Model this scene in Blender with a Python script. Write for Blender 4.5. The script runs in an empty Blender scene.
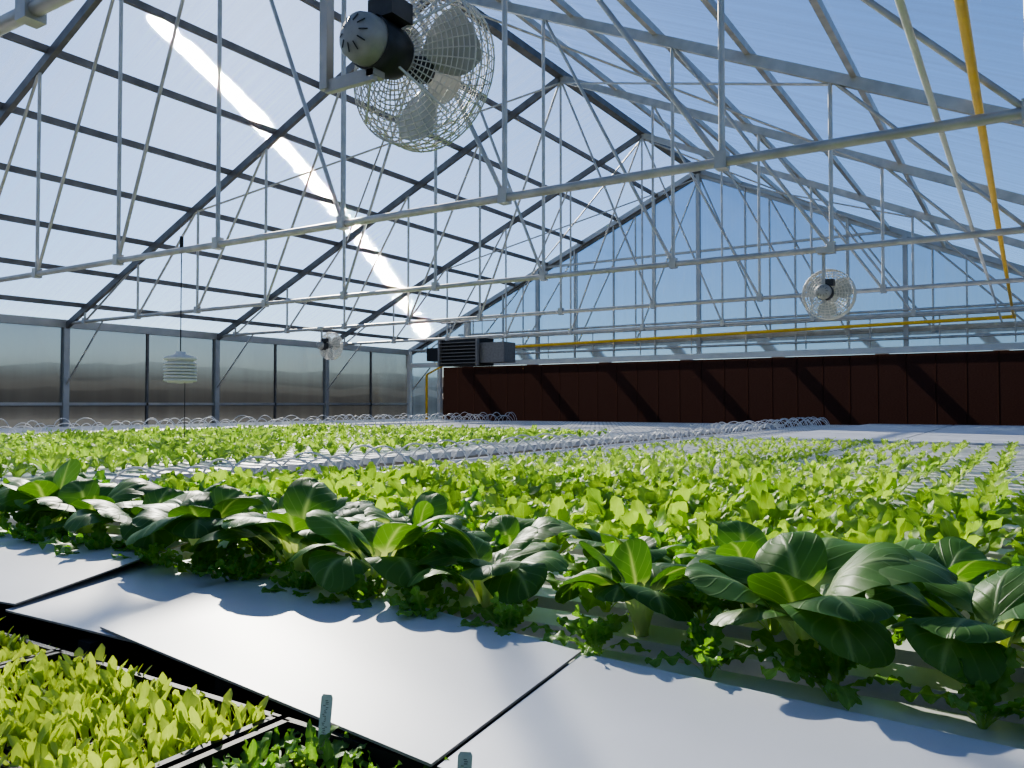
import bpy, math, random
import numpy as np
from mathutils import Vector, Matrix
random.seed(7)
RNG = np.random.default_rng(11)
E = 1.30            # eye height above the floor
TOP = E - 0.45      # top of the growing channels
RX, RZ = -7.05, E + 6.0      # ridge
LX, RXE, EZ = -16.6, 2.5, E + 1.70   # left / right eaves
FY = [20 - 3.65 * k for k in range(8)]
YB = FY[-1]
SL = (RZ - EZ) / (RX - LX)

# ------------------------------------------------------------------ materials
def newmat(name):
    m = bpy.data.materials.new(name); m.use_nodes = True
    nt = m.node_tree; nt.nodes.clear()
    out = nt.nodes.new('ShaderNodeOutputMaterial')
    return m, nt, out
def N(nt, t, **kw):
    n = nt.nodes.new(t)
    for k, v in kw.items(): setattr(n, k, v)
    return n
def L(nt, a, b): nt.links.new(a, b)
def math_(nt, op, a, b=None):
    n = N(nt, 'ShaderNodeMath', operation=op)
    for i, x in enumerate((a, b)):
        if x is None: continue
        if isinstance(x, (int, float)): n.inputs[i].default_value = x
        else: L(nt, x, n.inputs[i])
    return n.outputs[0]
def pbr(name, col, rough=.5, metal=0, nscale=20, namt=.12, bump=0, spec=.5):
    m, nt, out = newmat(name)
    p = N(nt, 'ShaderNodeBsdfPrincipled')
    p.inputs['Roughness'].default_value = rough
    p.inputs['Metallic'].default_value = metal
    p.inputs['Specular IOR Level'].default_value = spec
    g = N(nt, 'ShaderNodeNewGeometry')
    nz = N(nt, 'ShaderNodeTexNoise'); nz.inputs['Scale'].default_value = nscale
    nz.inputs['Detail'].default_value = 3
    L(nt, g.outputs['Position'], nz.inputs['Vector'])
    r = N(nt, 'ShaderNodeMapRange')
    r.inputs[1].default_value = .3; r.inputs[2].default_value = .7
    r.inputs[3].default_value = 1 - namt; r.inputs[4].default_value = 1 + namt
    L(nt, nz.outputs[0], r.inputs[0])
    v = N(nt, 'ShaderNodeVectorMath', operation='SCALE'); v.inputs[0].default_value = col[:3]
    L(nt, r.outputs[0], v.inputs['Scale'])
    L(nt, v.outputs[0], p.inputs['Base Color'])
    if bump:
        b = N(nt, 'ShaderNodeBump'); b.inputs['Strength'].default_value = bump
        b.inputs['Distance'].default_value = .01
        L(nt, nz.outputs[0], b.inputs['Height']); L(nt, b.outputs[0], p.inputs['Normal'])
    L(nt, p.outputs[0], out.inputs[0])
    return m

galv = pbr('galvanised_steel', (.52, .49, .44), .42, .5, 6, .15)
galv_d = pbr('shaded_steel', (.19, .18, .17), .5, .6, 5, .2)  # darker copy of the galvanised steel, with backlit shade put into its colour
alu = pbr('aluminium', (.45, .44, .42), .45, .6, 4, .08)
white = pbr('white_plastic', (.76, .76, .76), .35, 0, 8, .05)
whitebd = pbr('white_board', (.55, .57, .62), .42, 0, 2.5, .07)
whitepaint = pbr('white_paint', (.74, .71, .64), .5, 0, 3, .06)
yellow = pbr('yellow_paint', (.95, .55, .03), .4, 0, 6, .1)
black = pbr('black_plastic', (.016, .017, .018), .6, 0, 30, .2)
darkm = pbr('dark_motor', (.06, .06, .06), .4, .3, 20, .2)
motorg = pbr('motor_grey', (.42, .40, .36), .5, .2, 20, .15)
heaterg = pbr('heater_grey', (.22, .21, .20), .5, .3, 20, .15)
blade = pbr('fan_blade', (.50, .50, .46), .4, .2, 10, .1)
soil = pbr('peat_soil', (.045, .028, .016), .95, 0, 150, .5, .8)
concrete = pbr('concrete', (.30, .29, .27), .85, 0, 3, .2, .3)
ply = pbr('board_edge', (.42, .38, .33), .7)
earth = pbr('field_ground', (.17, .15, .10), .95, 0, .08, .35)
treem = pbr('tree_foliage', (.08, .07, .05), .95, 0, .4, .4)

def glazing(name, tfrac, tint, refr, rough, k, transl, freq=6.0, axis=1, tcol=(.8, .85, .9), var=.1, ior=1.25):
    """thin fluted polycarbonate: straight-through + flute refraction + haze + sheen"""
    m, nt, out = newmat(name)
    g = N(nt, 'ShaderNodeNewGeometry')
    sp = N(nt, 'ShaderNodeSeparateXYZ'); L(nt, g.outputs['Position'], sp.inputs[0])
    ax = sp.outputs[axis]
    wn = N(nt, 'ShaderNodeTexWhiteNoise', noise_dimensions='1D')
    L(nt, math_(nt, 'MULTIPLY', ax, 4000.0), wn.inputs['W'])
    s = math_(nt, 'SUBTRACT', math_(nt, 'MULTIPLY', wn.outputs['Value'], 2.0), 1.0)
    s = math_(nt, 'MULTIPLY', s, k)
    cb = N(nt, 'ShaderNodeCombineXYZ'); L(nt, s, cb.inputs[axis])
    ad = N(nt, 'ShaderNodeVectorMath', operation='ADD')
    L(nt, g.outputs['Normal'], ad.inputs[0]); L(nt, cb.outputs[0], ad.inputs[1])
    nm = N(nt, 'ShaderNodeVectorMath', operation='NORMALIZE'); L(nt, ad.outputs[0], nm.inputs[0])
    # streak noise running along the flutes
    st = N(nt, 'ShaderNodeTexNoise'); st.inputs['Scale'].default_value = 1.0; st.inputs['Detail'].default_value = 4
    mp = N(nt, 'ShaderNodeMapping')
    sc = [.25, .25, .25]; sc[axis] = freq
    mp.inputs['Scale'].default_value = sc
    L(nt, g.outputs['Position'], mp.inputs[0]); L(nt, mp.outputs[0], st.inputs['Vector'])
    mr = N(nt, 'ShaderNodeMapRange'); L(nt, st.outputs[0], mr.inputs[0])
    mr.inputs[1].default_value = .3; mr.inputs[2].default_value = .7
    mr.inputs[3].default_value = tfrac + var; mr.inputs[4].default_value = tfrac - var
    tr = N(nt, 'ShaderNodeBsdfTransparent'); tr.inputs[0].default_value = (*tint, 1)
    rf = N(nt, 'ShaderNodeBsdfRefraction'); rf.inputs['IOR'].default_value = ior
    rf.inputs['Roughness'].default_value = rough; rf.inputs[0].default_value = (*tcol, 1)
    L(nt, nm.outputs[0], rf.inputs['Normal'])
    tl = N(nt, 'ShaderNodeBsdfTranslucent'); tl.inputs[0].default_value = (*tcol, 1)
    gl = N(nt, 'ShaderNodeBsdfGlossy'); gl.inputs['Roughness'].default_value = .12
    gl.inputs[0].default_value = (.6, .6, .6, 1)
    m1 = N(nt, 'ShaderNodeMixShader'); m1.inputs[0].default_value = transl / (refr + transl)
    L(nt, rf.outputs[0], m1.inputs[1]); L(nt, tl.outputs[0], m1.inputs[2])
    m3 = N(nt, 'ShaderNodeMixShader'); m3.inputs[0].default_value = .15
    L(nt, m1.outputs[0], m3.inputs[1]); L(nt, gl.outputs[0], m3.inputs[2])
    m2 = N(nt, 'ShaderNodeMixShader'); L(nt, mr.outputs[0], m2.inputs[0])
    L(nt, m3.outputs[0], m2.inputs[1]); L(nt, tr.outputs[0], m2.inputs[2])
    L(nt, m2.outputs[0], out.inputs[0])
    return m
roofm = glazing('polycarbonate_roof', .70, (.90, .94, .98), .66, .05, .9, .36, freq=9, tcol=(.72,.82,.93), var=.18)
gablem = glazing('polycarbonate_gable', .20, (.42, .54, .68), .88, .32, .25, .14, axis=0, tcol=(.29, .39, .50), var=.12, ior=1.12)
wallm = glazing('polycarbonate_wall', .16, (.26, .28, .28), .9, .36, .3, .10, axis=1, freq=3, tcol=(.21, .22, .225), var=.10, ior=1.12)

def leafmat(name, c1, c2, vein, stem, transl=.4, rough=.42, nveins=7, veinamt=.6, spec=.5):
    m, nt, out = newmat(name)
    at = N(nt, 'ShaderNodeAttribute'); at.attribute_name = 'Col'
    sc = N(nt, 'ShaderNodeSeparateColor'); L(nt, at.outputs['Color'], sc.inputs[0])
    uv = N(nt, 'ShaderNodeUVMap'); uv.uv_map = 'UVMap'
    su = N(nt, 'ShaderNodeSeparateXYZ'); L(nt, uv.outputs[0], su.inputs[0])
    au = math_(nt, 'ABSOLUTE', math_(nt, 'SUBTRACT', su.outputs[0], .5))
    mx = N(nt, 'ShaderNodeMix', data_type='RGBA')
    mx.inputs[6].default_value = (*c1, 1); mx.inputs[7].default_value = (*c2, 1)
    L(nt, sc.outputs[0], mx.inputs[0])
    # side veins
    ph = math_(nt, 'SUBTRACT', math_(nt, 'MULTIPLY', su.outputs[1], float(nveins)), math_(nt, 'MULTIPLY', au, nveins * .55))
    fr = math_(nt, 'ABSOLUTE', math_(nt, 'SUBTRACT', math_(nt, 'FRACT', ph), .5))
    sv = N(nt, 'ShaderNodeMapRange'); L(nt, fr, sv.inputs[0])
    sv.inputs[1].default_value = 0.0; sv.inputs[2].default_value = .09; sv.inputs[3].default_value = .55; sv.inputs[4].default_value = 0
    mrb = N(nt, 'ShaderNodeMapRange'); L(nt, au, mrb.inputs[0])
    mrb.inputs[1].default_value = .012; mrb.inputs[2].default_value = .04; mrb.inputs[3].default_value = 1; mrb.inputs[4].default_value = 0
    vv = math_(nt, 'MULTIPLY', math_(nt, 'MAXIMUM', sv.outputs[0], mrb.outputs[0]), veinamt)
    mx2 = N(nt, 'ShaderNodeMix', data_type='RGBA'); mx2.inputs[7].default_value = (*vein, 1)
    L(nt, vv, mx2.inputs[0]); L(nt, mx.outputs[2], mx2.inputs[6])
    mx3 = N(nt, 'ShaderNodeMix', data_type='RGBA'); mx3.inputs[7].default_value = (*stem, 1)
    L(nt, sc.outputs[1], mx3.inputs[0]); L(nt, mx2.outputs[2], mx3.inputs[6])
    p = N(nt, 'ShaderNodeBsdfPrincipled'); p.inputs['Roughness'].default_value = rough
    p.inputs['Specular IOR Level'].default_value = spec
    L(nt, mx3.outputs[2], p.inputs['Base Color'])
    bp = N(nt, 'ShaderNodeBump'); bp.inputs['Strength'].default_value = .5; bp.inputs['Distance'].default_value = .004
    bp.invert = True
    L(nt, vv, bp.inputs['Height']); L(nt, bp.outputs[0], p.inputs['Normal'])
    t = N(nt, 'ShaderNodeBsdfTranslucent')
    tc = N(nt, 'ShaderNodeMix', data_type='RGBA', blend_type='MULTIPLY'); tc.inputs[0].default_value = 1
    tc.inputs[7].default_value = (1.0, 1.0, .42, 1)
    br = N(nt, 'ShaderNodeVectorMath', operation='SCALE'); br.inputs['Scale'].default_value = 1.7
    L(nt, mx3.outputs[2], br.inputs[0]); L(nt, br.outputs[0], tc.inputs[6]); L(nt, tc.outputs[2], t.inputs[0])
    ms = N(nt, 'ShaderNodeMixShader'); ms.inputs[0].default_value = transl
    L(nt, p.outputs[0], ms.inputs[1]); L(nt, t.outputs[0], ms.inputs[2]); L(nt, ms.outputs[0], out.inputs[0])
    return m
tatm = leafmat('tatsoi_leaf', (.055, .15, .028), (.13, .28, .055), (.28, .44, .15), (.64, .72, .42), .34, .45, 8, .55, .35)
letm = leafmat('lettuce_leaf', (.12, .27, .035), (.38, .54, .11), (.42, .58, .17), (.50, .64, .28), .44, .46, 6, .4, .4)
mizm = leafmat('mizuna_leaf', (.09, .25, .035), (.21, .40, .07), (.28, .48, .13), (.42, .58, .22), .42, .45, 7, .4)
seedm = leafmat('seedling_leaf', (.34, .46, .08), (.54, .64, .16), (.50, .64, .18), (.54, .64, .26), .42, .45, 5, .3)

# ------------------------------------------------------------------ mesh builder
class MB:
    def __init__(s): s.v = []; s.f = []; s.m = []; s.sm = []
    def add(s, vs, fs, mat=0, smooth=False):
        o = len(s.v); s.v += [tuple(v) for v in vs]
        for f in fs:
            s.f.append([o + i for i in f]); s.m.append(mat); s.sm.append(smooth)
    def box(s, lo, hi, mat=0):
        x0, y0, z0 = lo; x1, y1, z1 = hi
        s.add([(x0,y0,z0),(x1,y0,z0),(x1,y1,z0),(x0,y1,z0),(x0,y0,z1),(x1,y0,z1),(x1,y1,z1),(x0,y1,z1)],
              [(0,3,2,1),(4,5,6,7),(0,1,5,4),(1,2,6,5),(2,3,7,6),(3,0,4,7)], mat)
    def frame(s, p, q):
        p = Vector(p); q = Vector(q); d = (q - p).normalized()
        up = Vector((0,0,1)) if abs(d.z) < .9 else Vector((0,1,0))
        a = d.cross(up).normalized(); b = a.cross(d).normalized()
        return p, q, a, b
    def tube(s, p, q, r, n=8, mat=0, r2=None, caps=True):
        p, q, a, b = s.frame(p, q); r2 = r if r2 is None else r2
        vs = []
        for c, rr in ((p, r), (q, r2)):
            for i in range(n):
                t = 2*math.pi*i/n; vs.append(c + a*math.cos(t)*rr + b*math.sin(t)*rr)
        s.add(vs, [(i, (i+1)%n, n+(i+1)%n, n+i) for i in range(n)], mat, True)
        if caps: s.add(vs, [tuple(range(n))[::-1], tuple(range(n, 2*n))], mat)
    def beam(s, p, q, w, h, mat=0):
        p, q, a, b = s.frame(p, q); vs = []
        for c in (p, q):
            for x, y in ((-1,-1),(1,-1),(1,1),(-1,1)): vs.append(c + a*x*w/2 + b*y*h/2)
        s.add(vs, [(0,1,2,3)[::-1],(4,5,6,7),(0,1,5,4),(1,2,6,5),(2,3,7,6),(3,0,4,7)], mat)
    def path(s, pts, r, n=5, mat=0, closed=False):
        pts = [Vector(p) for p in pts]; m = len(pts); vs = []
        for i, c in enumerate(pts):
            if closed: d = pts[(i+1)%m] - pts[i-1]
            else: d = pts[min(i+1,m-1)] - pts[max(i-1,0)]
            d.normalize(); up = Vector((0,0,1)) if abs(d.z) < .95 else Vector((0,1,0))
            a = d.cross(up).normalized(); b = a.cross(d).normalized()
            for k in range(n):
                t = 2*math.pi*k/n; vs.append(c + a*math.cos(t)*r + b*math.sin(t)*r)
        fs = []
        for i in range(m if closed else m-1):
            j = (i+1) % m
            for k in range(n): fs.append((i*n+k, i*n+(k+1)%n, j*n+(k+1)%n, j*n+k))
        s.add(vs, fs, mat, True)
    def lathe(s, prof, c, n=24, mat=0, axis='z'):
        vs = []
        for r, h in prof:
            for i in range(n):
                t = 2*math.pi*i/n
                if axis == 'z': vs.append((c[0]+r*math.cos(t), c[1]+r*math.sin(t), c[2]+h))
                else: vs.append((c[0]+r*math.cos(t), c[1]+h, c[2]+r*math.sin(t)))
        fs = [(j*n+i, j*n+(i+1)%n, (j+1)*n+(i+1)%n, (j+1)*n+i) for j in range(len(prof)-1) for i in range(n)]
        s.add(vs, fs, mat, True)
    def obj(s, name, mats, loc=None):
        me = bpy.data.meshes.new(name); me.from_pydata(s.v, [], s.f)
        for m in mats: me.materials.append(m)
        me.polygons.foreach_set('material_index', s.m); me.polygons.foreach_set('use_smooth', s.sm)
        me.update(); o = bpy.data.objects.new(name, me); bpy.context.scene.collection.objects.link(o)
        if loc: o.location = loc
        return o

# ------------------------------------------------------------------ shell
b = MB(); b.box((LX-.1, YB-.1, -.15), (RXE+.1, 20.15, 0)); b.obj('floor', [concrete])
b = MB(); b.add([(-300,-300,-.2),(300,-300,-.2),(300,300,-.2),(-300,300,-.2)], [(0,1,2,3)]); b.obj('ground_outside', [earth])

def roofz(x): return RZ - abs(x - RX) * SL
b = MB()
o_ = .06
b.add([(LX-.1, YB, EZ-.045+o_), (LX-.1, 20, EZ-.045+o_), (RX, 20, RZ+o_), (RX, YB, RZ+o_)], [(0,1,2,3)])
b.add([(RX, YB, RZ+o_), (RX, 20, RZ+o_), (RXE+.1, 20, EZ-.045+o_), (RXE+.1, YB, EZ-.045+o_)], [(0,1,2,3)])
b.obj('ceiling', [roofm])
# walls
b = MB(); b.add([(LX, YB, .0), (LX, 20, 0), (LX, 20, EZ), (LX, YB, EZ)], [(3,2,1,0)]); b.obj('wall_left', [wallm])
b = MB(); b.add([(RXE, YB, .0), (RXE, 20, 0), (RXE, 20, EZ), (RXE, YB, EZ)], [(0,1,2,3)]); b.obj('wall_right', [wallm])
PADT = E + 1.14
b = MB()
b.add([(LX, 20, PADT+.1), (RXE, 20, PADT+.1), (RXE, 20, EZ), (RX, 20, RZ), (LX, 20, EZ)], [(0,1,2,3,4)])
b.add([(LX, 20, 0), (-15.3, 20, 0), (-15.3, 20, PADT+.1), (LX, 20, PADT+.1)], [(0,1,2,3)])
b.obj('wall_back', [gablem])
b = MB(); b.add([(LX, YB, 0), (RXE, YB, 0), (RXE, YB, EZ), (RX, YB, RZ), (LX, YB, EZ)], [(4,3,2,1,0)])
b.obj('wall_front', [gablem])

# left + right wall framing
for side, X, sgn in (('left', LX, 1), ('right', RXE, -1)):
    b = MB()
    for y in FY:
        b.box((X-.06, y-.06, 0), (X+.06, y+.06, EZ), 0)
    for y in FY[:-1]:
        b.box((X-.02, y-1.85, 0), (X+.03, y-1.80, EZ), 1)
    b.box((X-.05, YB, EZ-.14), (X+.07, 20, EZ+.02), 0)
    b.box((X-.03, YB, E-.03), (X+.03, 20, E+.03), 0)
    b.box((X-.03, YB, .4), (X+.03, 20, .46), 0)
    b.box((X-.06, YB, 0), (X+.10, 20, .12), 0)
    b.obj('trim_%s_wall_frame' % side, [alu, galv_d])
# gable framing
b = MB()
for i in range(17):
    x = LX + (RXE-LX)*i/16
    w = .05 if i % 4 == 0 else .018
    b.box((x-w, 19.93-w, PADT), (x+w, 19.98, roofz(x)-.02), 0 if i % 4 == 0 else 1)
for z in (EZ, EZ+.9, EZ+2.2):
    hw = (RZ - z)/SL
    b.box((max(RX-hw, LX), 19.92, z-.03), (min(RX+hw, RXE), 19.97, z+.03), 1)
b.box((LX, 19.85, PADT), (RXE, 19.98, PADT+.14), 2)
for x in (LX+.06, -15.33): b.box((x-.06, 19.86, 0), (x+.06, 19.98, EZ), 2)
for sg in (-1, 1):
    b.beam((RX, 19.94, RZ-.03), (RX+sg*9.55, 19.94, EZ-.03), .08, .12, 0)
b.obj('trim_back_wall_frame', [alu, galv, whitepaint])

# evaporative cooling pad
pm, nt, out = newmat('cooling_pad_paper')
g = N(nt, 'ShaderNodeNewGeometry')
mp = N(nt, 'ShaderNodeMapping'); mp.inputs['Scale'].default_value = (25, 1, 90)
L(nt, g.outputs['Position'], mp.inputs[0])
nz = N(nt, 'ShaderNodeTexNoise'); nz.inputs['Scale'].default_value = 1; L(nt, mp.outputs[0], nz.inputs['Vector'])
cr = N(nt, 'ShaderNodeMix', data_type='RGBA'); L(nt, nz.outputs[0], cr.inputs[0])
cr.inputs[6].default_value = (.034, .018, .014, 1); cr.inputs[7].default_value = (.10, .050, .038, 1)
df = N(nt, 'ShaderNodeBsdfDiffuse'); L(nt, cr.outputs[2], df.inputs[0])
tl = N(nt, 'ShaderNodeBsdfTranslucent'); L(nt, cr.outputs[2], tl.inputs[0])
ms = N(nt, 'ShaderNodeMixShader'); ms.inputs[0].default_value = .12
L(nt, df.outputs[0], ms.inputs[1]); L(nt, tl.outputs[0], ms.inputs[2]); L(nt, ms.outputs[0], out.inputs[0])
b = MB(); x = -15.27
while x < RXE - .05:
    x1 = min(x + .59, RXE-.05)
    b.add([(x, 20.0, .05), (x1, 20.0, .05), (x1, 20.0, PADT-.01), (x, 20.0, PADT-.01),
           (x+.02, 19.975, .05), (x1-.02, 19.975, .05), (x1-.02, 19.975, PADT-.01), (x+.02, 19.975, PADT-.01)],
          [(0,4,7,3),(4,5,6,7),(5,1,2,6)], 0)
    x = x1
b.obj('evaporative_cooling_pad', [pm, galv])
b = MB()  # unseen bars added outside to cast diagonal shadows through the pad
xx = -15.3
while xx < RXE - 1:
    b.beam((xx+2.6, 20.75, .05), (xx, 20.75, PADT+.5), .22, .22, 0)
    xx += 2.4
b.box((-15.3, 20.6, -.1), (RXE, 20.8, .1), 0); b.box((-15.3, 20.7, PADT+.45), (RXE, 20.8, PADT+.55), 0)
b.obj('pad_shadow_bars', [galv])

# purlins
for sg, nm in ((-1, 'roof_purlins'), (1, 'roof_purlins')):
    b = MB()
    for i in range(1, 9):
        x = RX + sg * 9.55 * i / 8.6
        if abs(x-RX) > 9.5: continue
        b.beam((x, YB, roofz(x)-.03), (x, 20, roofz(x)-.03), .06, .09, 0)
    if sg < 0: b.beam((RX, YB, RZ-.05), (RX, 20, RZ-.05), .16, .12, 0)
    b.obj(nm, [galv_d if sg < 0 else galv])  # left slope gets the steel with backlit shade in its colour
# trusses
NS = 1.77
for y in FY:
    b = MB(); cz = E + 1.65
    b.tube((LX, y, cz), (RXE, y, cz), .034, 10, 0)
    for sg in (-1, 1):
        b.beam((RX, y, RZ-.12), (RX+sg*9.5, y, EZ-.10), .07, .12, 1 if sg < 0 else 0)  # left rafters use the shaded steel copy too
        for k in range(0, 6):
            x = RX + sg*NS*k
            if k or sg > 0:
                b.tube((x, y, cz), (x, y, roofz(x)-.12), .023, 8, 0)
                b.box((x-.04, y-.045, cz-.05), (x+.04, y+.045, cz+.07), 0)
            if k:
                xi = RX + sg*NS*(k-1)
                b.tube((x, y, cz), (xi, y, roofz(xi)-.14), .021, 8, 0)
        xe = LX if sg < 0 else RXE
        b.tube((xe, y, E+.35), (xe - sg*1.35, y, cz), .018, 6, 0)
    b.obj('roof_truss', [galv, galv_d])
# longitudinal bracing / conduits
b = MB()
b.tube((-.44, YB+.1, E+1.72), (-.44, 19.9, E+1.72), .018, 8, 0)
b.obj('electrical_conduit', [whitepaint])
b = MB()
for k in (0, 2, 4, 6):
    for sg in (-1, 1):
        b.tube((RX, FY[k+1], RZ-.2), (RX+sg*5.3, FY[k], roofz(RX+5.3)-.2), .018, 6)
        b.tube((RX, FY[k], RZ-.2), (RX+sg*5.3, FY[k+1], roofz(RX+5.3)-.2), .018, 6)
b.obj('roof_wind_brace', [galv])
# yellow gas pipe
b = MB()
b.tube((-.23, YB+.5, E+1.80), (-.23, 19.6, E+1.80), .025, 10)
b.tube((-.23, 19.6, E+1.84), (-.23, 19.6, E+1.76), .045, 10)
b.tube((-.2, 19.6, E+1.80), (-13.9, 19.6, E+1.62), .040, 10)
b.tube((-13.9, 19.6, E+1.62), (-13.9, 18.2, E+1.5), .03, 8)
b.tube((-15.6, 19.6, E+.9), (-15.6, 19.6, .0), .04, 8)
b.tube((-15.6, 19.6, E+.9), (-13.9, 19.6, E+1.62), .03, 8)
b.obj('gas_pipe', [yellow])
b = MB()
for z in (1.94, 2.08, 1.45): b.tube((-14.5, 19.75, E+z), (RXE-.8, 19.75, E+z), .03, 8)
for i in range(12):
    x = -14.2 + i*1.4
    b.tube((x, 19.8, E+1.29), (x, 19.8, E+2.1), .015, 6)
b.obj('hot_water_pipes', [galv])

# ------------------------------------------------------------------ fans
def fan(name, c, R, hang, wr=.0022, nr=13, nrad=40, postx=None, pw=.016):
    b = MB()
    def prof(r, s): return s*(.20*R + .30*R*(1-(r/R)**2.2))
    for s_ in (-1, 1):
        for i in range(nr):
            r = R*(.28 + .72*i/(nr-1))
            b.path([(r*math.cos(t), prof(r, s_), r*math.sin(t)) for t in np.linspace(0, 2*math.pi, 40, endpoint=False)], wr, 4, 0, True)
        for j in range(nrad):
            t = 2*math.pi*j/nrad
            b.path([(r*math.cos(t), prof(r, s_), r*math.sin(t)) for r in np.linspace(.28*R, R, 6)], wr, 4, 0)
        b.lathe([(.001, prof(.28*R, s_)), (.28*R, prof(.28*R, s_)+.002*s_)], (0,0,0), 24, 0, 'y')
    for yy in np.linspace(-.2*R, .2*R, 4):
        b.path([(R*math.cos(t), yy, R*math.sin(t)) for t in np.linspace(0, 2*math.pi, 40, endpoint=False)], wr*1.6, 4, 0, True)
    for j in range(nrad):
        t = 2*math.pi*j/nrad
        b.tube((R*math.cos(t), -.2*R, R*math.sin(t)), (R*math.cos(t), .2*R, R*math.sin(t)), wr, 4, 0, caps=False)
    # blades
    for k in range(3):
        a0 = k*2*math.pi/3 + .4; vs = []; nu, nv = 7, 5
        for i in range(nu):
            r = R*(.16 + .74*i/(nu-1)); wa = .62 - .1*i/(nu-1)
            for j in range(nv):
                f = j/(nv-1) - .5
                a = a0 + f*2*wa*(.8+.4*math.sin(math.pi*i/(nu-1)))
                vs.append((r*math.cos(a), -f*.26*R*(1.2-.5*i/(nu-1)), r*math.sin(a)))
        b.add(vs, [(i*nv+j, i*nv+j+1, (i+1)*nv+j+1, (i+1)*nv+j) for i in range(nu-1) for j in range(nv-1)], 3, True)
    b.lathe([(.001,.1*R),(.15*R,.1*R),(.17*R,.05*R),(.17*R,-.1*R),(.12*R,-.2*R)], (0,0,0), 20, 1, 'y')
    # motor on the -Y side
    b.lathe([(.001,-1.30*R),(.12*R,-1.30*R),(.27*R,-1.22*R),(.30*R,-1.12*R),(.30*R,-.62*R),(.26*R,-.52*R),(.10*R,-.48*R),(.06*R,-.2*R)], (0,0,0), 28, 2, 'y')
    b.lathe([(.305*R,-1.0*R),(.325*R,-1.0*R),(.325*R,-.62*R),(.28*R,-.50*R)], (0,0,0), 28, 1, 'y')
    for j in range(10):
        t = 2*math.pi*j/10
        b.tube((.13*R*math.cos(t), -1.315*R, .13*R*math.sin(t)), (.22*R*math.cos(t), -1.26*R, .22*R*math.sin(t)), .008*R, 4, 1)
    b.box((-.02*R, -1.0*R, .26*R), (.36*R, -.62*R, .50*R), 1)
    for t in (0, math.pi/2, math.pi, 3*math.pi/2):
        b.beam((.30*R*math.cos(t+.7), -.7*R, .30*R*math.sin(t+.7)), (.97*R*math.cos(t+.7), -.24*R, .97*R*math.sin(t+.7)), .025*R, .025*R, 0)
    # bracket and post up to the truss
    px = -.75*R if postx is None else postx
    b.box((px-pw, -.95*R-pw, -.34*R-.02), (px+pw, -.95*R+pw, hang), 4)
    b.box((px, -.98*R, -.38*R-.02), (.05*R, -.90*R, -.38*R+.02), 4)
    b.box((-.06*R, -.98*R, -.40*R), (.06*R, -.78*R, -.26*R), 4)
    b.box((px-.06, -.95*R-.08, hang-.04), (px+.06, -.95*R+.06, hang+.02), 4)
    o = b.obj(name, [whitepaint, darkm, motorg, blade, galv])
    o.location = c
    return o
fan('circulation_fan', (-1.68, 2.08, E+1.105), .255, .56)
fan('circulation_fan', (-1.83, 9.35, E+1.20), .27, .45, .004, 8, 26, 0)
fan('circulation_fan', (-13.0, 12.95, E+1.28), .30, .38, .005, 8, 24, 0)

# heater
b = MB()
x0, y0, z0 = -13.3, 17.3, E+1.02
b.box((x0, y0, z0), (x0+1.25, y0+.7, z0+.72), 0)
for i in range(7):
    z = z0 + .06 + i*.09
    b.beam((x0+.05, y0-.05, z), (x0+1.2, y0-.05, z), .10, .018, 3)
b.box((x0-.02, y0-.1, z0-.02), (x0+.04, y0, z0+.74), 3); b.box((x0+1.21, y0-.1, z0-.02), (x0+1.27, y0, z0+.74), 3)
b.box((x0+1.25, y0+.05, z0+.06), (x0+2.0, y0+.6, z0+.58), 3)
b.box((x0-.55, y0+.1, z0+.15), (x0-.03, y0+.5, z0+.5), 0)
b.lathe([(.10, 0), (.10, .5)], (x0+.6, y0+.4, z0+.72), 16, 2)
for dx in (.1, 1.15):
    b.tube((x0+dx, y0+.3, z0+.7), (x0+dx, y0+.3, E+2.2), .012, 6, 2)
b.tube((x0-.2, y0+.3, E+2.2), (x0+1.6, y0+.3, E+2.2), .02, 6, 2)
b.obj('unit_heater', [black, alu, galv, heaterg])

# hanging climate sensor
b = MB(); c = (-7.65, 5.4, E)
b.tube((c[0], c[1], E+.55), (c[0], c[1], E+1.62), .006, 5, 1)
b.lathe([(.001,.56),(.05,.56),(.06,.53),(.165,.50),(.17,.47),(.10,.465)], c, 24, 0)
for i in range(6):
    z = .43 - i*.035
    b.lathe([(.13, z+.02), (.165, z+.010), (.17, z-.010), (.15, z-.014), (.13, z-.015)], c, 24, 0)
b.lathe([(.13,.47),(.13,.23),(.001,.22)], c, 20, 0)
b.tube((c[0]+.08, c[1], E+.25), (c[0]+.08, c[1], TOP), .004, 5, 1)
b.tube((c[0], c[1], E+1.62), (c[0], c[1], E+1.8), .02, 8, 1)
b.obj('climate_sensor', [whitepaint, black])

# ------------------------------------------------------------------ growing tables
def table(name, x0, x1, y0, y1, sp=.20, hs=.20, holes_from=0):
    b = MB(); y = y0
    while y <= y1 + 1e-6:
        b.box((x0, y-.052, TOP-.055), (x1, y+.052, TOP-.006), 0)
        b.box((x0, y-.055, TOP-.008), (x1, y+.055, TOP), 0)
        if hs and y > holes_from:
            xx = x0 + .12
            while xx < x1 - .05:
                b.box((xx-.014, y-.014, TOP-.004), (xx+.014, y+.014, TOP+.002), 2); xx += hs
        y += sp
    for xx in np.linspace(x0+.25, x1-.25, max(2, int((x1-x0)/1.6))):
        b.box((xx-.025, y0-.05, TOP-.11), (xx+.025, y1+.05, TOP-.055), 1)
        yy = y0 + .1
        while yy < y1:
            b.box((xx-.025, yy-.025, 0), (xx+.025, yy+.025, TOP-.11), 1); yy += 2.0
    return b.obj(name, [white, galv, black])
table('growing_table', -3.7, 2.0, 1.30, 18.5, holes_from=2.2)
table('growing_table', -11.6, -4.6, .30, 18.5)
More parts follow.
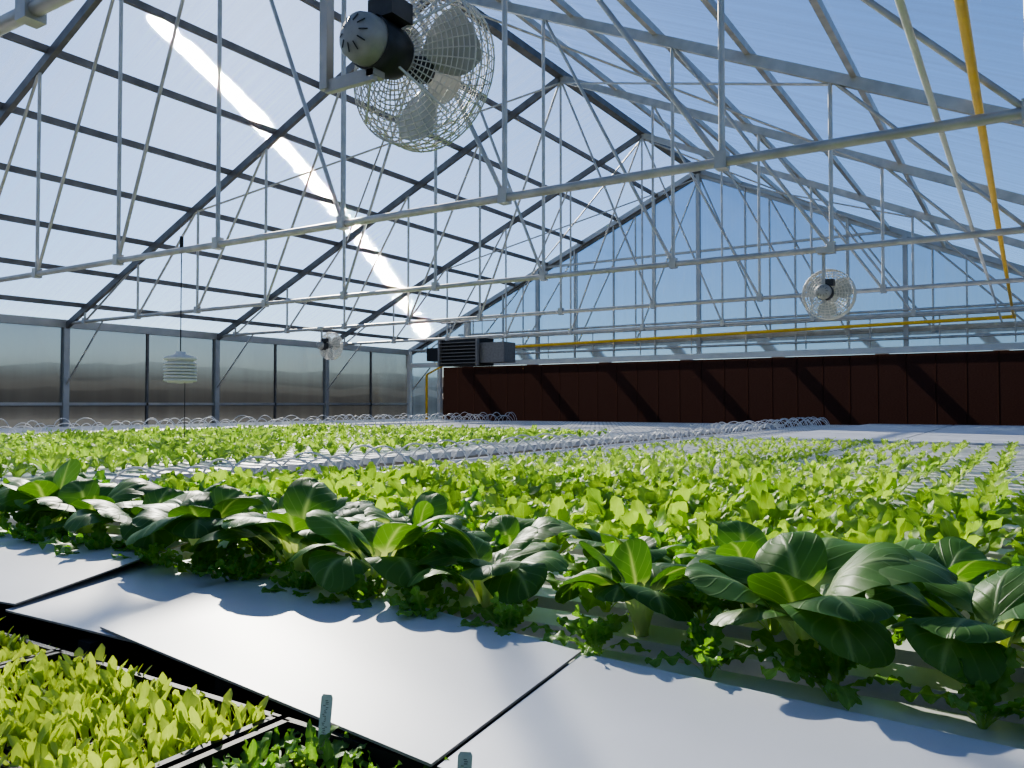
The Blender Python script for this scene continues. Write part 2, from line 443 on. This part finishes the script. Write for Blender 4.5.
table('growing_table', -16.2, -12.5, .30, 18.5, .2, 0)

def tubing(name, x, y0, y1, sp=.2, hh=.13):
    b = MB()
    b.tube((x-.18, y0, TOP-.02), (x-.18, y1, TOP-.02), .025, 8, 0)
    y = y0 + .02
    while y < y1:
        h = hh*(.75 + random.random()*.5); w = random.uniform(.10, .3); dx = random.uniform(.2,.4)
        b.path([(x-.18 + dx*t, y + w*.5*(1-math.cos(t*math.pi)) , TOP-.01 + h*math.sin(t*math.pi)**.8) for t in np.linspace(0, 1, 12)], .0065, 4, 0)
        y += sp
    b.obj(name, [white])
tubing('irrigation_tubing', -3.7, 2.3, 18.4, .18, .16)
tubing('irrigation_tubing', -11.6, .4, 18.4, .2, .20)
tubing('irrigation_tubing', -12.5, .4, 18.4, .3, .20)
# white cover boards over the empty part of the far table
b = MB()
yy = 10.2
while yy < 18.4:
    for i in range(3):
        xx = -2.9 + i*1.62
        b.box((xx, yy, TOP+.004), (xx+1.58, yy+.78, TOP+.022))
    yy += .8
b.obj('channel_cover_boards', [whitebd])

# ------------------------------------------------------------------ plants (numpy)
def leaf(Ln, W, pet, petw, th0, th1, nu, nv, rng, cup=.2, pucker=.0, ruffle=0., rf=5, lobes=0, tipf=.85, thick=0, pb=1.0, se=2.0, petcurl=2.2, tws=.8, tip=.06):
    v = np.linspace(0, 1, nv)
    if tip > .1: v = 1-(1-v)**1.25      # finer rows towards a rounded tip
    th = np.radians(th0 + (th1-th0)*v**pb)
    ds = Ln*np.diff(v)
    cx = np.concatenate([[0], np.cumsum(np.cos((th[1:]+th[:-1])/2)*ds)])
    cz = np.concatenate([[0], np.cumsum(np.sin((th[1:]+th[:-1])/2)*ds)])
    t = np.clip((v-pet)/(1-pet), 0, 1)
    w = W/2*np.clip(1-np.abs(2*t**tipf-1)**se, 0, 1)**(1/se)
    if lobes: w = w*(.50+.50*np.abs(np.sin(lobes*np.pi*t+.3))**.8)
    pw = petw/2*(1.25-.5*v)
    w = np.where(t > 0, np.maximum(w, pw*np.clip((1-t)*3, 0, 1)), pw); w[-1] = W*tip
    s = np.linspace(-1, 1, nu)
    S, V = np.meshgrid(s, v); Wg = w[:, None]*np.ones_like(S); T = t[:, None]*np.ones_like(S)
    ph = rng.random(6)*6.28
    off = -cup*Wg*S**2*np.where(T > 0, 1, -petcurl)
    off += pucker*Ln*np.sin(9*V+ph[0]+2*S)*np.sin(3.2*S+ph[1])*(T > 0)
    off += pucker*Ln*.6*np.sin(21*V+ph[2])*np.cos(5*S+ph[3])*(T > 0)
    off += ruffle*Ln*(S**2)*np.sin(rf*6.28*V+ph[4]+np.sign(S)*ph[5])*np.clip(T*4, 0, 1)
    side = S*Wg
    X = cx[:, None] - np.sin(th)[:, None]*off; Z = cz[:, None] + np.cos(th)[:, None]*off
    tw = (rng.random()-.5)*tws*V
    Y = side*np.cos(tw); Z = Z + side*np.sin(tw)
    P = np.stack([X, Y, Z], -1).reshape(-1, 3)
    idx = np.arange(nu*nv).reshape(nv, nu)
    F = np.stack([idx[:-1, :-1], idx[:-1, 1:], idx[1:, 1:], idx[1:, :-1]], -1).reshape(-1, 4)
    uv = np.stack([S*.5+.5, V], -1).reshape(-1, 2)
    col = np.zeros((nu*nv, 4)); col[:, 0] = rng.random(); col[:, 3] = 1
    pm_ = np.clip(1-(V-pet*.9)/.12, 0, 1); 
    rib = np.clip(1-np.abs(S)*Wg/(petw*.35*np.clip(1.1-V, .1, 1)+1e-5), 0, 1)*.8*np.clip(1.1-V, 0, 1)
    col[:, 1] = np.maximum(pm_, rib).reshape(-1)
    return P, F, uv, col
def plant(specs, rng):
    Ps, Fs, Us, Cs, o = [], [], [], [], 0
    for az, r0, z0, kw in specs:
        P, F, U, C = leaf(rng=rng, **kw)
        P = P + [r0, 0, z0]; c, s = math.cos(az), math.sin(az)
        P = np.stack([P[:,0]*c-P[:,1]*s, P[:,0]*s+P[:,1]*c, P[:,2]], -1)
        Ps.append(P); Fs.append(F+o); Us.append(U); Cs.append(C); o += len(P)
    return np.concatenate(Ps), np.concatenate(Fs), np.concatenate(Us), np.concatenate(Cs)
def tatsoi(rng, nu=13, nv=28):
    sp = []; n = 12; az = rng.random()*6
    for i in range(n):
        az += 2.4 + rng.normal()*.2; f = i/(n-1)      # outer -> inner
        Ln = (.275 - .07*f)*(1+rng.normal()*.09)
        sp.append((az, .012, 0, dict(Ln=Ln, W=(.155-.05*f)*(1+rng.normal()*.08), pet=.47, petw=.022-.008*f,
                   th0=76+12*f+rng.normal()*5, th1=-82+100*f+rng.normal()*18, nu=nu, nv=nv, cup=.12, pucker=.009, ruffle=.012, rf=1.8, tipf=.97, pb=1.6, se=2.5, petcurl=3, tws=1.0, tip=.17)))
    return plant(sp, rng)
def lettuce(rng, nu=6, nv=9, n=13, s=1.):
    sp = []; az = rng.random()*6
    for i in range(n):
        az += 2.4 + rng.normal()*.3; f = i/(n-1)
        Ln = s*(.15 - .05*f)*(1+rng.normal()*.12)
        sp.append((az, .006, 0, dict(Ln=Ln, W=s*(.056-.018*f)*(1+rng.normal()*.12), pet=.22, petw=.010,
                   th0=50+32*f+rng.normal()*8, th1=5+60*f+rng.normal()*18, nu=nu, nv=nv, cup=-.15, pucker=.02, ruffle=.07, rf=2.2, tipf=1.25, tip=.2)))
    return plant(sp, rng)
def mizuna(rng, nu=7, nv=30, n=13, s=1.):
    sp = []; az = rng.random()*6
    for i in range(n):
        az += 2.4 + rng.normal()*.3; f = i/(n-1)
        sp.append((az, .008, 0, dict(Ln=s*(.19-.06*f)*(1+rng.normal()*.12), W=s*(.075-.02*f), pet=.30, petw=.007,
                   th0=58+25*f+rng.normal()*8, th1=-15+60*f+rng.normal()*20, nu=nu, nv=nv, cup=.1, pucker=.015, ruffle=.06, rf=4, lobes=6)))
    return plant(sp, rng)
def seedling(rng):
    sp = []; az = rng.random()*6
    for i in range(6):
        az += 2.4 + rng.normal()*.3; f = i/5
        sp.append((az, .002, 0, dict(Ln=(.050-.018*f)*(1+rng.normal()*.12), W=.014-.003*f, pet=.3, petw=.004,
                   th0=62+26*f+rng.normal()*8, th1=45+40*f+rng.normal()*18, nu=3, nv=7, cup=-.2, ruffle=.02, rf=1.5, tipf=1.2)))
    return plant(sp, rng)
def scatter(name, temps, places, mat):
    """places: (x,y,z,rot,scale,tint)"""
    Vs, Fs, Us, Cs, o = [], [], [], [], 0
    for (x, y, z, r, s, tint) in places:
        P, F, U, C = temps[random.randrange(len(temps))]
        c, sn = math.cos(r)*s, math.sin(r)*s
        tx, ty = random.gauss(0, .07), random.gauss(0, .07)
        Q = np.empty_like(P); Q[:,0] = P[:,0]*c-P[:,1]*sn+x+P[:,2]*s*tx; Q[:,1] = P[:,0]*sn+P[:,1]*c+y+P[:,2]*s*ty; Q[:,2] = P[:,2]*s+z
        C2 = C.copy(); C2[:,0] = np.clip(C2[:,0]*.5+tint, 0, 1)
        Vs.append(Q); Fs.append(F+o); Us.append(U); Cs.append(C2); o += len(P)
    V = np.concatenate(Vs).astype(np.float32); F = np.concatenate(Fs).astype(np.int32)
    U = np.concatenate(Us).astype(np.float32); C = np.concatenate(Cs).astype(np.float32)
    me = bpy.data.meshes.new(name)
    me.vertices.add(len(V)); me.vertices.foreach_set('co', V.ravel())
    me.loops.add(F.size); me.loops.foreach_set('vertex_index', F.ravel())
    me.polygons.add(len(F)); me.polygons.foreach_set('loop_start', np.arange(0, F.size, 4, dtype=np.int32))
    me.polygons.foreach_set('use_smooth', np.ones(len(F), dtype=bool))
    me.update(calc_edges=True)
    uvl = me.uv_layers.new(name='UVMap'); uvl.data.foreach_set('uv', U[F.ravel()].ravel())
    ca = me.color_attributes.new('Col', 'FLOAT_COLOR', 'POINT'); ca.data.foreach_set('color', C.ravel())
    me.materials.append(mat)
    o_ = bpy.data.objects.new(name, me); bpy.context.scene.collection.objects.link(o_)
    return o_
U_ = random.uniform
tt = [tatsoi(RNG) for _ in range(8)]
mt = [mizuna(RNG) for _ in range(5)]
ln = [lettuce(RNG, 6, 9, 15) for _ in range(5)]
lf = [lettuce(RNG, 3, 5, 9) for _ in range(5)]
st = [seedling(RNG) for _ in range(6)]
pl = []
for row, y in enumerate((1.46, 1.76)):
    x = -3.45 + row*.16
    while x < 1.0:
        pl.append((x+U_(-.03,.03), y+U_(-.03,.03), TOP, U_(0,6.28), U_(.95,1.22) if row == 0 else U_(.8,1.05), U_(0,.5))); x += .31
scatter('tatsoi_crop', tt, pl, tatm)
pl = []
x = -3.5
while x < 1.0:
    pl.append((x+U_(-.03,.03), 1.31, TOP, U_(0,6.28), U_(.58,.80), U_(.1,.6)))
    if random.random() < .7: pl.append((x+U_(.03,.12), 1.58+U_(-.03,.05), TOP, U_(0,6.28), U_(.75,1.0), U_(0,.5)))
    if random.random() < .5: pl.append((x+.1, 1.95, TOP, U_(0,6.28), U_(.9,1.2), U_(0,.5)))
    x += .19
scatter('mizuna_crop', mt, pl, mizm)
near, far = [], []
y = 2.0
while y < 10.0:
    rowt = U_(-.1, .3)
    x = -3.35
    while x < 2.0:
        s = (1.1 if y < 3.4 else .88)*U_(.75, 1.2)
        if y > 4.2 + .25*abs(x+1): s *= .78
        if x < -2.6 and y > 3: s *= .8
        if y > 6.5: s *= .75
        if not (y > 6 and random.random() < .15):
            (near if y < 4.2 else far).append((x+U_(-.02,.02), y+U_(-.015,.015), TOP, U_(0,6.28), s, rowt+U_(0,.5)))
        x += .2
    y += .2
y = .7
while y < 10.6:
    rowt = U_(-.1, .3)
    x = -10.7
    while x < -5.1:
        if y/abs(x) > .40: far.append((x, y, TOP, U_(0,6.28), U_(.6,1.05), rowt+U_(0,.4)))
        x += .2
    y += .2
scatter('lettuce_crop', ln, near, letm)
scatter('lettuce_crop', lf, far, letm)

# ------------------------------------------------------------------ foreground boards, trays, labels
def cw(r, f): return (r*.843 - f*.537, r*.537 + f*.843)
def board(b, pts, z, th=.007, tilt=(0,0,0,0)):
    P = [cw(*p) for p in pts]
    vs = [(x, y, z+dz-th) for (x, y), dz in zip(P, tilt)] + [(x, y, z+dz) for (x, y), dz in zip(P, tilt)]
    b.add(vs, [(4,5,6,7)], 0); b.add(vs, [(3,2,1,0)], 1)
    b.add(vs, [(0,1,5,4),(1,2,6,5),(2,3,7,6),(3,0,4,7)], 1)
Zp = TOP + .02
def B(name, pts, z, tilt=(0,0,0,0)):
    b = MB(); board(b, pts[::-1], z, th=.004, tilt=tilt[::-1]); b.obj(name, [whitebd, ply])
B('cover_board', [(-1.79,2.83),(-.93,2.338),(-1.037,1.70),(-1.95,2.12)], Zp+.014, (0,.02,.0,0))
B('cover_board', [(-1.02,2.30),(-.45,1.88),(-.60,1.42),(-1.05,1.69)], Zp+.004)
B('cover_board', [(-.633,2.137),(.1165,1.388),(-.0945,.957),(-.778,1.541)], Zp+.010)
B('cover_board', [(.122,1.392),(1.30,.492),(.80,.28),(-.088,.960)], Zp+.006)
# propagation bench under boards and trays
b = MB()
b.box((-3.6, .05, TOP-.075), (1.6, 1.22, TOP-.055), 0)
b.box((-3.6, .05, TOP-.11), (1.6, .09, TOP-.05), 1)
for x in (-3.4, -1.7, 0, 1.5):
    for y in (.12, 1.1): b.box((x-.025, y-.025, 0), (x+.025, y+.025, TOP-.075), 1)
for x in np.arange(-3.5, 1.6, .4): b.box((x-.02, .86, TOP-.055), (x+.02, 1.2, TOP+.004), 0)
b.obj('propagation_bench', [darkm, galv])
sd, sd2 = [], []
def tray(x0, y0, dens, lst, w=.54, d=.275):
    b = MB(); zt = TOP + .02; zb = TOP - .05; x1, y1 = x0+w, y0+d
    t = .004
    for lo, hi in (((x0,y0,zb),(x1,y0+t,zt)), ((x0,y1-t,zb),(x1,y1,zt)), ((x0,y0,zb),(x0+t,y1,zt)), ((x1-t,y0,zb),(x1,y1,zt))):
        b.box(lo, hi, 0)
    for lo, hi in (((x0-.006,y0-.006,zt-.003),(x1+.006,y0+.005,zt+.001)), ((x0-.006,y1-.005,zt-.003),(x1+.006,y1+.006,zt+.001)),
                   ((x0-.006,y0,zt-.003),(x0+.005,y1,zt+.001)), ((x1-.005,y0,zt-.003),(x1+.006,y1,zt+.001))):
        b.box(lo, hi, 0)
    b.box((x0, y0, zb), (x1, y1, zb+.040), 1)
    nx, ny = 20, 10
    for i in range(nx+1):
        xx = x0 + w*i/nx; b.box((xx-.002, y0, zb+.03), (xx+.002, y1, zb+.044), 0)
    for j in range(ny+1):
        yy_ = y0 + d*j/ny; b.box((x0, yy_-.002, zb+.03), (x1, yy_+.002, zb+.044), 0)
    for i in range(nx):
        for j in range(ny):
            if random.random() < dens:
                lst.append((x0+w*(i+.5)/nx+U_(-.004,.004), y0+d*(j+.5)/ny+U_(-.004,.004), zb+.039, U_(0,6.28), U_(.75,1.15), U_(0,.5)))
    b.obj('seedling_tray', [black, soil])
for x0 in (-2.54, -1.98, -1.42):
    for y0 in (.50, .21): tray(x0, y0, .97, sd)
tray(-.855, .50, .45, sd2); tray(-.855, .21, .6, sd2); tray(-.30, .21, .5, sd2)
scatter('tray_seedlings', st, sd, seedm)
sm = [mizuna(RNG, 3, 9, 6, .32) for _ in range(4)]
scatter('brassica_seedlings', sm, sd2, mizm)
def tag(r, f, h, yaw):
    b = MB(); w = .0078
    b.add([(-w,0,-.05),(w,0,-.05),(w,0,h-.004),(w-.002,0,h),(-w+.002,0,h),(-w,0,h-.004)], [(0,1,2,3,4,5)], 0)
    b.add([(-w,.0012,-.05),(w,.0012,-.05),(w,.0012,h-.004),(w-.002,.0012,h),(-w+.002,.0012,h),(-w,.0012,h-.004)], [(5,4,3,2,1,0)], 0)
    rr = random.Random(5); z = h-.008
    while z > .006:
        x = rr.uniform(-.004, 0); b.box((x, -.0004, z), (x+rr.uniform(.002,.004), -.0001, z+.0008), 1); z -= .0022
    o = b.obj('plant_label', [white, heaterg]); x, y = cw(r, f); o.location = (x, y, TOP+.01); o.rotation_euler = (math.radians(-6), math.radians(3), yaw)
tag(-.245, 1.06, .062, math.radians(25)); tag(-.053, .865, .070, math.radians(35))

# ------------------------------------------------------------------ outside
b = MB(); 
rr = random.Random(3)
for ring, (R0, h0, h1) in enumerate(((95, 3, 4.5), (140, 6, 8))):
    n = 260; vs = []
    for i in range(n+1):
        a = 2*math.pi*i/n; h = h0 + (h1-h0)*(.5+.3*math.sin(a*5+ring)+.2*math.sin(a*13)) + rr.uniform(-.5, .5)
        vs += [(R0*math.cos(a), R0*math.sin(a), -.5), ((R0+2)*math.cos(a), (R0+2)*math.sin(a), h*.7), ((R0+8)*math.cos(a), (R0+8)*math.sin(a), h)]
    fs = []
    for i in range(n):
        for k in range(2): fs.append((i*3+k, (i+1)*3+k, (i+1)*3+k+1, i*3+k+1))
    b.add(vs, fs, 0)
b.obj('distant_treeline', [treem])

# ------------------------------------------------------------------ light
SAZ = math.atan2(-.815, .665)   # sun azimuth: angle from +Y towards +X
SEL = math.radians(28.5)
sd_ = Vector((math.sin(SAZ)*math.cos(SEL), math.cos(SAZ)*math.cos(SEL), math.sin(SEL)))
sun = bpy.data.lights.new('sun', 'SUN'); sun.energy = 9.5; sun.angle = math.radians(.7); sun.color = (1, .91, .77)
so = bpy.data.objects.new('sun', sun); bpy.context.scene.collection.objects.link(so)
so.rotation_euler = sd_.to_track_quat('Z', 'Y').to_euler()
w = bpy.data.worlds.new('sky'); bpy.context.scene.world = w; w.use_nodes = True
nt = w.node_tree; nt.nodes.clear()
sk = nt.nodes.new('ShaderNodeTexSky'); sk.sky_type = 'NISHITA'; sk.sun_disc = False
sk.sun_elevation = SEL; sk.sun_rotation = SAZ; sk.air_density = 1.0; sk.dust_density = .35; sk.ozone_density = 3.0
tn = nt.nodes.new('ShaderNodeMix'); tn.data_type = 'RGBA'; tn.blend_type = 'MULTIPLY'; tn.inputs[0].default_value = 1
tn.inputs[7].default_value = (.70, .86, 1.08, 1)
bg = nt.nodes.new('ShaderNodeBackground'); bg.inputs[1].default_value = .145
wo = nt.nodes.new('ShaderNodeOutputWorld')
nt.links.new(sk.outputs[0], tn.inputs[6]); nt.links.new(tn.outputs[2], bg.inputs[0]); nt.links.new(bg.outputs[0], wo.inputs[0])
bpy.context.scene.view_settings.look = 'AgX - Medium High Contrast'

# ------------------------------------------------------------------ camera
cam = bpy.data.cameras.new('camera'); cam.sensor_width = 36; cam.lens = 810/1024*36
cam.clip_start = .02; cam.clip_end = 800
co = bpy.data.objects.new('camera', cam); bpy.context.scene.collection.objects.link(co)
co.location = (0, 0, E)
pitch = math.atan((404-384)/810)
co.rotation_euler = (math.pi/2 + pitch, 0, math.radians(32.5))
bpy.context.scene.camera = co
